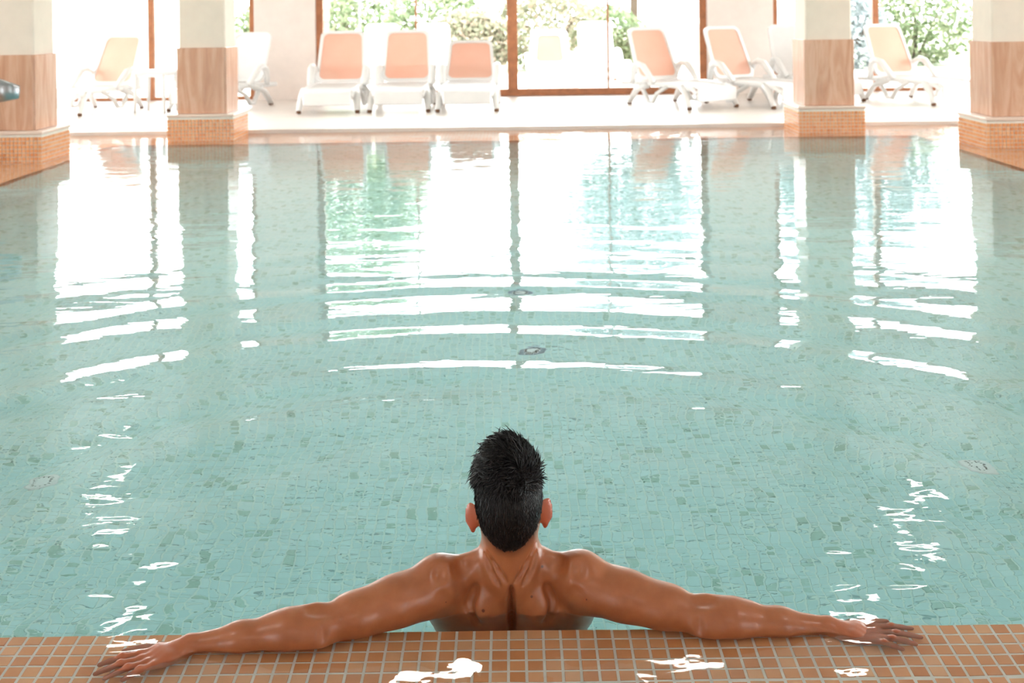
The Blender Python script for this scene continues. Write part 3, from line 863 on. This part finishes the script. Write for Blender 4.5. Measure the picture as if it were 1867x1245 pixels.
# --- trunk
B.ell(c(0, 2.715, -.30), (.145, .100, .20), .06)
B.ell(c(0, 2.695, -.10), (.160, .108, .19), .06)
B.ell(c(0, 2.72, -.02), (.150, .085, .10), .05)          # chest
for s in (-1, 1):
    B.ell(c(s * .105, 2.660, -.10), (.062, .070, .13), .04)      # latissimus
    B.ell(c(s * .052, 2.630, .000), (.054, .060, .090), .022)    # rhomboid and trapezius mass
    B.ell(c(s * .052, 2.660, -.10), (.050, .085, .14), .014)
    B.ell(c(s * .060, 2.775, -.05), (.075, .045, .07), .05)      # pectoral
    B.cone(c(s * .030, 2.615, .105), c(s * .135, 2.620, .068), .030, .030, .035)   # trapezius slope
    B.cone(c(s * .118, 2.628, .045), c(s * .088, 2.612, -.055), .038, .030, .018)    # shoulder blade
# --- shoulders and arms
SL, EL, WL = np.array((-.180, 2.597, .052)), np.array((-.421, 2.492, .017)), np.array((-.675, 2.467, -.001))
SR, ER, WR = np.array((.138, 2.597, .057)), np.array((.388, 2.518, .013)), np.array((.642, 2.511, -.004))
for (S, E, W, sg) in ((SL, EL, WL, -1), (SR, ER, WR, 1)):
    B.ell(S + np.array((0, .005, .010)), (.052, .052, .050), .035)                  # deltoid cap
    B.ell(S + np.array((-sg * .008, .0, .034)), (.030, .034, .026), .022)          # acromion bump
    u = E - S
    B.chain([S, S + u * .35, S + u * .7, E], [.050, .047, .042, .037], .02)
    B.cone(S + u * .15 + np.array((0, -.012, -.010)), S + u * .62 + np.array((0, -.012, -.006)), .036, .032, .025)   # triceps
    B.cone(S + u * .25 + np.array((0, .015, .004)), S + u * .75 + np.array((0, .016, .002)), .034, .030, .025)       # biceps
    w_ = W - E
    B.chain([E, E + w_ * .22, E + w_ * .6, W], [.036, .040, .031, .0215], .025)
    B.cone(E + w_ * .02 + np.array((0, .012, .012)), E + w_ * .35 + np.array((0, .010, .004)), .030, .028, .025)     # forearm extensor
    B.cone(E - u * .02 + np.array((0, -.020, -.006)), E + w_ * .06 + np.array((0, -.020, -.006)), .026, .026, .015)  # point of the elbow
    # dimples at the elbow
    B.ell(E + np.array((-sg * .004, -.008, .043)), (.016, .008, .006), .024, sub=True)
    B.ell(E + np.array((-sg * .020, -.048, .012)), (.006, .014, .018), .014, sub=True)
    # dent behind the acromion
    B.ell(S + np.array((-sg * .010, -.042, .046)), (.008, .014, .010), .026, sub=True)
    B.ell(S + np.array((-sg * .058, -.020, .048)), (.014, .020, .012), .02, sub=True)
    B.cone(S + np.array((-sg * .02, -.055, .005)), S + np.array((-sg * .055, -.058, -.055)), .004, .004, .022, sub=True)
# armpit folds
for s, S in ((-1, SL), (1, SR)):
    B.cone(S + np.array((s * .01, .01, -.02)), c(s * .125, 2.665, -.09), .042, .050, .035)
# --- neck
B.chain([c(0, 2.632, .05), c(-.001, 2.622, .12), c(-.003, 2.632, .19)], [.062, .051, .049], .03)
B.cone(c(0, 2.594, .062), c(0, 2.590, .10), .026, .024, .03)
for s in (-1, 1):
    B.cone(c(s * .026, 2.598, .075), c(s * .024, 2.600, .17), .026, .027, .02)       # nape muscles
    B.cone(c(s * .045, 2.66, .17), c(s * .02, 2.72, .055), .02, .018, .02)           # front neck muscle
# --- spine furrow and folds at the nape running down from the sides of the neck
B.crease([(CX, .066), (CX + .001, .0), (CX, -.06), (CX, -.15)], .0042, .011, 8, .0035)
B.crease([(CX, .055), (CX + .001, .0), (CX, -.15)], .0022, .006, 8, .002)
for s in (-1, 1):
    B.crease([(CX + s * .054, .152), (CX + s * .036, .116), (CX + s * .010, .078)], .0034, .008, 7, .0005)
    B.crease([(CX + s * .055, .128), (CX + s * .044, .100), (CX + s * .026, .070)], .0028, .008)
    B.crease([(CX + s * .050, .162), (CX + s * .034, .142), (CX + s * .014, .122)], .0022, .007)
    B.crease([(CX + s * .076, .055), (CX + s * .090, .020), (CX + s * .072, -.045)], .0004, .016)     # edge of the shoulder blade
# --- head, facing the windows
HC = np.array((CX - .003, 2.625, .231))
B.ell(HC, (.0665, .092, .105), .02)
B.ell(HC + (0, -.012, .0), (.0635, .080, .082), .02)
B.ell(HC + (0, .030, -.055), (.055, .066, .080), .03)            # jaw
B.ell(HC + (0, -.030, -.060), (.044, .045, .047), .03)           # skull base
B.ell(HC + (0, .080, -.115), (.022, .018, .016), .03)            # chin
B.cone(HC + (0, .092, .005), HC + (0, .108, -.032), .009, .013, .012)   # nose
B.cone(HC + (-.030, .080, .026), HC + (.030, .080, .026), .010, .010, .015)  # brow
for s in (-1, 1):
    B.ell(HC + (s * .030, .091, .004), (.015, .012, .010), .010, sub=True)
    B.ell(HC + (s * .034, .075, -.03), (.020, .020, .018), .02)
B.cone(HC + (-.020, .092, -.068), HC + (.020, .092, -.068), .006, .006, .006)
B.cone(HC + (-.017, .091, -.079), HC + (.017, .091, -.079), .007, .007, .006)
B.cone(HC + (-.020, .101, -.0735), HC + (.020, .101, -.0735), .002, .002, .004, sub=True)
# ears
for s in (-1, 1):
    ec = HC + (s * .0745, .000, -.035 + (.004 if s > 0 else -.004))
    B.ell(ec + (s * .006, 0, 0), (.0075, .0210, .0280), .006, (math.radians(-8), math.radians(s * 6), math.radians(s * -52)))
    B.ell(ec + (s * -.002, .006, -.004), (.010, .012, .020), .008)
    B.ell(ec + (s * .004, .004, -.028), (.006, .010, .010), .006)
    B.ell(ec + (s * .0140, .009, .004), (.0045, .012, .018), .004, (math.radians(-8), math.radians(s * 6), math.radians(s * -52)), sub=True)
# --- hands, palms down on the rim; the thumbs lie on the far side
def hand(W, ang, s, spread, lens, z0):
    """ang: direction of the hand in the plane, s = +1 thumb counter-clockwise of it"""
    d = np.array((math.cos(ang), math.sin(ang), 0)); q = np.array((-math.sin(ang), math.cos(ang), 0)) * s
    P = lambda f, l, z: W * (1, 1, 0) + d * f + q * l + np.array((0, 0, z0 + z))
    B.chain([W, P(.020, .002, .010), P(.045, .004, .010)], [.0215, .020, .017], .012)
    # palm: a fan of metacarpals
    mc = [(.092, .030), (.096, .010), (.090, -.010), (.080, -.027)]
    for (f, l) in mc: B.chain([P(.012, l * .35, .010), P(f * .6, l * .8, .011), P(f, l, .008)], [.0165, .0140, .0105], .010)
    B.cone(P(.030, -.020, .002), P(.070, -.027, .002), .013, .011, .012)
    # fingers
    for i, ((f, l), L) in enumerate(zip(mc, lens)):
        a = spread[i]; fd = d * math.cos(a) + q * math.sin(a)
        K = P(f, l, .008)
        z = np.array((0, 0, 1.0))
        p1 = K + fd * L * .46 + z * .0055; p2 = K + fd * L * .75 + z * -.0005; p3 = K + fd * L - z * .0065
        B.chain([K, p1, p2, p3], [.0105, .0092, .0084, .0066], .0035)
        B.ell(p1 + z * .001, (.0098, .0098, .0090), .004); B.ell(K + z * .003, (.0105, .0105, .0095), .006)
    # thumb
    a = spread[4]; td = d * math.cos(a) + q * math.sin(a)
    T0 = P(.018, .020, .004); T1 = T0 + td * .040; T2 = T1 + (td * .8 + d * .6) / 1.0 * .028; T3 = T2 + (td * .5 + d * .85) * .024
    B.chain([T0, T1, T2, T3], [.0165, .0125, .0105, .0078], .008)
    return
hand(WL, math.atan2(-.098, -.159), -1, [.13, .02, -.06, -.20, .62], [.078, .088, .082, .066], -.017)
hand(WR, math.atan2(-.046, .178), 1, [.22, .05, -.07, -.22, .60], [.076, .086, .080, .064], -.021)
bv, bq = B.mesh(2)
del B.f

def skin():
    k = NT('tanned_skin'); p = k.pos()
    at = k.node('ShaderNodeAttribute', attribute_name='skin')
    sp = k.node('ShaderNodeSeparateColor'); k.link(at.outputs['Color'], sp.inputs[0])
    n = k.noise(28, 5, 0.6, p); n2 = k.noise(7, 3, 0.5, p)
    base = k.ramp(k.math('ADD', k.math('MULTIPLY', n, .5), k.math('MULTIPLY', n2, .5)), [(0.3, (0.335, 0.098, 0.034)), (0.5, (0.395, 0.122, 0.044)), (0.7, (0.45, 0.150, 0.057))])
    base = k.mix(sp.outputs[0], base, (0.47, 0.105, 0.045))          # ruddier: ears, knuckles, hands
    # stubble where the hair fades out at the nape
    st = k.math('MULTIPLY', sp.outputs[1], k.math('ADD', .55, k.math('MULTIPLY', k.noise(900, 1, .5, p), .6)))
    base = k.mix(k.math('MINIMUM', st, 1.0), base, (0.016, 0.012, 0.012))
    # moles
    for (mx, my, mz, r) in MOLES:
        vd = k.node('ShaderNodeVectorMath', operation='DISTANCE'); k.link(p, vd.inputs[0]); vd.inputs[1].default_value = (mx, my, mz)
        f = k.math('SUBTRACT', 1.0, k.math('SMOOTH_MIN', k.math('DIVIDE', vd.outputs['Value'], r), 1.0, 0.1))
        f = k.math('MINIMUM', k.math('MAXIMUM', k.math('MULTIPLY', f, 3.0), 0.0), 0.85)
        base = k.mix(f, base, (0.10, 0.025, 0.012))
    k.link(base, k.b.inputs['Base Color'])
    k.b.inputs['Roughness'].default_value = 0.39
    k.b.inputs['Specular IOR Level'].default_value = 0.5
    k.b.inputs['Coat Weight'].default_value = 0.3; k.b.inputs['Coat Roughness'].default_value = 0.22
    k.b.inputs['Subsurface Weight'].default_value = 0.12
    k.b.inputs['Subsurface Radius'].default_value = (1.0, 0.3, 0.15)
    k.b.inputs['Subsurface Scale'].default_value = 0.008
    k.link(k.bump(k.noise(420, 3, .6, p), .25, .0006), k.b.inputs['Normal'])
    return k.m
# moles on the shoulder blades: put each on the skin below its spot on the back
MOLES = []
for (mx, mz, r) in ((-.078, .012, .0042), (-.104, .048, .0035), (-.080, .030, .002), (.026, .040, .0035), (.090, .042, .0045), (.050, .098, .0045), (.140, .048, .003), (-.155, .040, .003)):
    back = bv[(np.abs(bv[:, 0] - mx) < .006) & (np.abs(bv[:, 2] - mz) < .006)]
    if len(back): q = back[np.argmin(back[:, 1])]; MOLES.append((mx, float(q[1]), mz, r))
M['skin'] = skin()
person = mesh_obj('person', bv, bq, M['skin'], None, True)
tag(person, 'dark haired person with bare tanned back resting both arms along the pool rim', 'person')
col = np.zeros((len(bv), 4), np.float32); col[:, 3] = 1
red = np.zeros(len(bv))
hx = np.abs(bv[:, 0] - HC[0])
red = np.maximum(red, np.clip((hx - .064) / .010, 0, 1) * ((bv[:, 2] > .15) & (hx < .11)))
red = np.maximum(red, .55 * np.clip((np.abs(bv[:, 0] + .015) - .62) / .10, 0, 1))
col[:, 0] = red
hd = bv - HC
HAIR_LOW = -.092
stub = np.clip((hd[:, 2] - (HAIR_LOW - .010 + 6.0 * hd[:, 0] ** 2 + np.clip(hd[:, 1] + .05, 0, 1) * .55)) / .034, 0, 1)
stub *= np.clip((.020 - hd[:, 1]) / .03, 0, 1) * (hx < .068)
col[:, 1] = stub
ca = person.data.color_attributes.new('skin', 'FLOAT_COLOR', 'POINT'); ca.data.foreach_set('color', col.ravel())

# --- hair: a cap over the scalp and combed strands, one mesh
Hf = Field(seg((HC[0] - .10, HC[0] + .10, .003)), seg((2.49, 2.77, .003)), seg((.13, .40, .003)))
Hf.ell(HC, (.0695, .0965, .1085), .02)
Hf.ell(HC + (0, -.012, .0), (.0665, .0845, .0865), .02)
Hf.ell(HC + (0, -.030, -.058), (.0465, .0475, .049), .03)
Hf.ell(HC + (-.004, .014, .050), (.060, .078, .074), .02)       # longer on top
Hf.ell(HC + (-.034, -.002, .042), (.034, .052, .040), .015)      # tufts lifted on the left
Hf.ell(HC + (.026, .015, .048), (.038, .055, .040), .015)
X, Y, Z = Hf.x[:, None, None] - HC[0], Hf.y[None, :, None] - HC[1], Hf.z[None, None, :] - HC[2]
line = np.where(Y < -.03, HAIR_LOW + .010 + 11.0 * X ** 2 + 0 * Y, np.minimum(HAIR_LOW + .010 + 11.0 * X ** 2 + (Y + .03) * 1.05, .062)) + 0 * Z
line = np.where(Y > .055, .062 + (Y - .055) * .3, line)
Hf.f = np.maximum(Hf.f, (line - Z) * .8)
hv, hq = Hf.mesh(1)
# strands
hr = np.random.default_rng(5)
tri = hq[hr.integers(0, len(hq), 9000)]
wts = hr.dirichlet((1, 1, 1, 1), len(tri))
root = (hv[tri] * wts[:, :, None]).sum(1)
nr = np.cross(hv[tri[:, 1]] - hv[tri[:, 0]], hv[tri[:, 3]] - hv[tri[:, 0]]); nr /= np.linalg.norm(nr, axis=1)[:, None] + 1e-9
rel = root - HC
out = rel / np.linalg.norm(rel, axis=1)[:, None]
nr = np.where((nr * out).sum(1)[:, None] < 0, -nr, nr)
top = np.clip((rel[:, 2] - .030) / .03, 0, 1)
keep = (nr * out).sum(1) > .3
root, nr, rel, out, top = root[keep], nr[keep], rel[keep], out[keep], top[keep]
# combed: on top across to the left and forwards with waves, below straight down
crown = np.array((.012, -.045, .075))
away = rel - crown; away -= nr * (away * nr).sum(1)[:, None]; away /= np.linalg.norm(away, axis=1)[:, None] + 1e-6
swirl = np.cross(nr, away)
side = np.array((-.75, .35, .1)); side = side - nr * (nr @ side)[:, None]
down = np.array((0, 0, -1.0)); down = down - nr * (nr @ down)[:, None]; down /= np.linalg.norm(down, axis=1)[:, None] + 1e-6
clump = np.sin(rel[:, 0] * 210 + rel[:, 1] * 120) + np.sin(rel[:, 1] * 190 - rel[:, 2] * 160 + 1.3)
flow = top[:, None] * (away * .30 + swirl * .25 + side * .9 + .45 * clump[:, None] * swirl) + (1 - top)[:, None] * down
flow += hr.normal(0, .16, flow.shape); flow /= np.linalg.norm(flow, axis=1)[:, None]
L = .009 + top * (.012 + .012 * hr.random(len(root)))
L *= np.clip((rel[:, 2] - HAIR_LOW) / .05, .75, 1)
lift = np.where(rel[:, 0] > .025, .55, 1.0) * (.05 + top * (.14 + .16 * clump * .5 + .12 * hr.random(len(root))))
n = len(root); SV = []; 
wd = .0011 + .0011 * top
binorm = np.cross(flow, nr); binorm /= np.linalg.norm(binorm, axis=1)[:, None] + 1e-9
curl = hr.normal(0, .35, n) * top
for t, ws in ((-.12, 1.0), (.35, 1.0), (.72, .7), (1.0, .12)):
    cen = root + flow * (L * t)[:, None] + nr * (L * lift * (t - .62 * t * t) * 1.5)[:, None] + binorm * (L * curl * t * t)[:, None]
    for k in range(3):
        a = 2 * math.pi * k / 3
        SV.append(cen + (binorm * math.cos(a) + nr * math.sin(a) * .6) * (wd * ws)[:, None])
SV = np.stack(SV, 1).reshape(-1, 3)
base = np.arange(n)[:, None] * 12
fq = []
for r_ in range(3):
    for k in range(3):
        fq.append(np.stack([base[:, 0] + r_ * 3 + k, base[:, 0] + r_ * 3 + (k + 1) % 3, base[:, 0] + r_ * 3 + 3 + (k + 1) % 3, base[:, 0] + r_ * 3 + 3 + k], 1))
fq = np.concatenate(fq)
HV = np.concatenate([hv, SV]); HQ = np.concatenate([hq, fq + len(hv)])
def hairmat():
    k = NT('black_hair'); p = k.pos()
    k.link(k.mix(k.noise(120, 3, .6, p), (0.003, 0.003, 0.004), (0.016, 0.011, 0.010)), k.b.inputs['Base Color'])
    k.b.inputs['Roughness'].default_value = 0.40; k.b.inputs['Specular IOR Level'].default_value = 0.25
    k.link(k.bump(k.noise(1.0, 3, .6, k.mapping(p, (900, 900, 160))), .5, .0008), k.b.inputs['Normal'])
    return k.m
M['hair'] = hairmat()
hair = mesh_obj('hair', HV, HQ, M['hair'], person, True); tag(hair, 'short black hair, longer and tousled on top')
for s in (-1, 1):
    m = MB(); q = HC + (s * .030, .084, .004)
    m.lathe([(.001, -.0115), (.007, -.0088), (.0105, -.004), (.0115, 0), (.0105, .004), (.007, .0088), (.001, .0115)], tuple(q), 14)
    m.build('eye', M['eye'], person, smooth=True)
# swimming shorts under water
Sf = Field(seg((CX - .28, CX + .28, .011)), seg((2.52, 3.0, .011)), seg((-.86, -.36, .011)))
Sf.ell(c(0, 2.73, -.50), (.168, .118, .143), .06)
for s in (-1, 1):
    Sf.chain([c(s * .085, 2.735, -.56), c(s * .11, 2.92, -.78)], [.104, .082], .05); Sf.ell(c(s * .075, 2.69, -.56), (.103, .103, .113), .05)
Sf.f = np.maximum(Sf.f, Sf.z[None, None, :] + .43)
sv, sq = Sf.mesh(1)
mesh_obj('swim_shorts', sv, sq, M['shorts'], person, True)
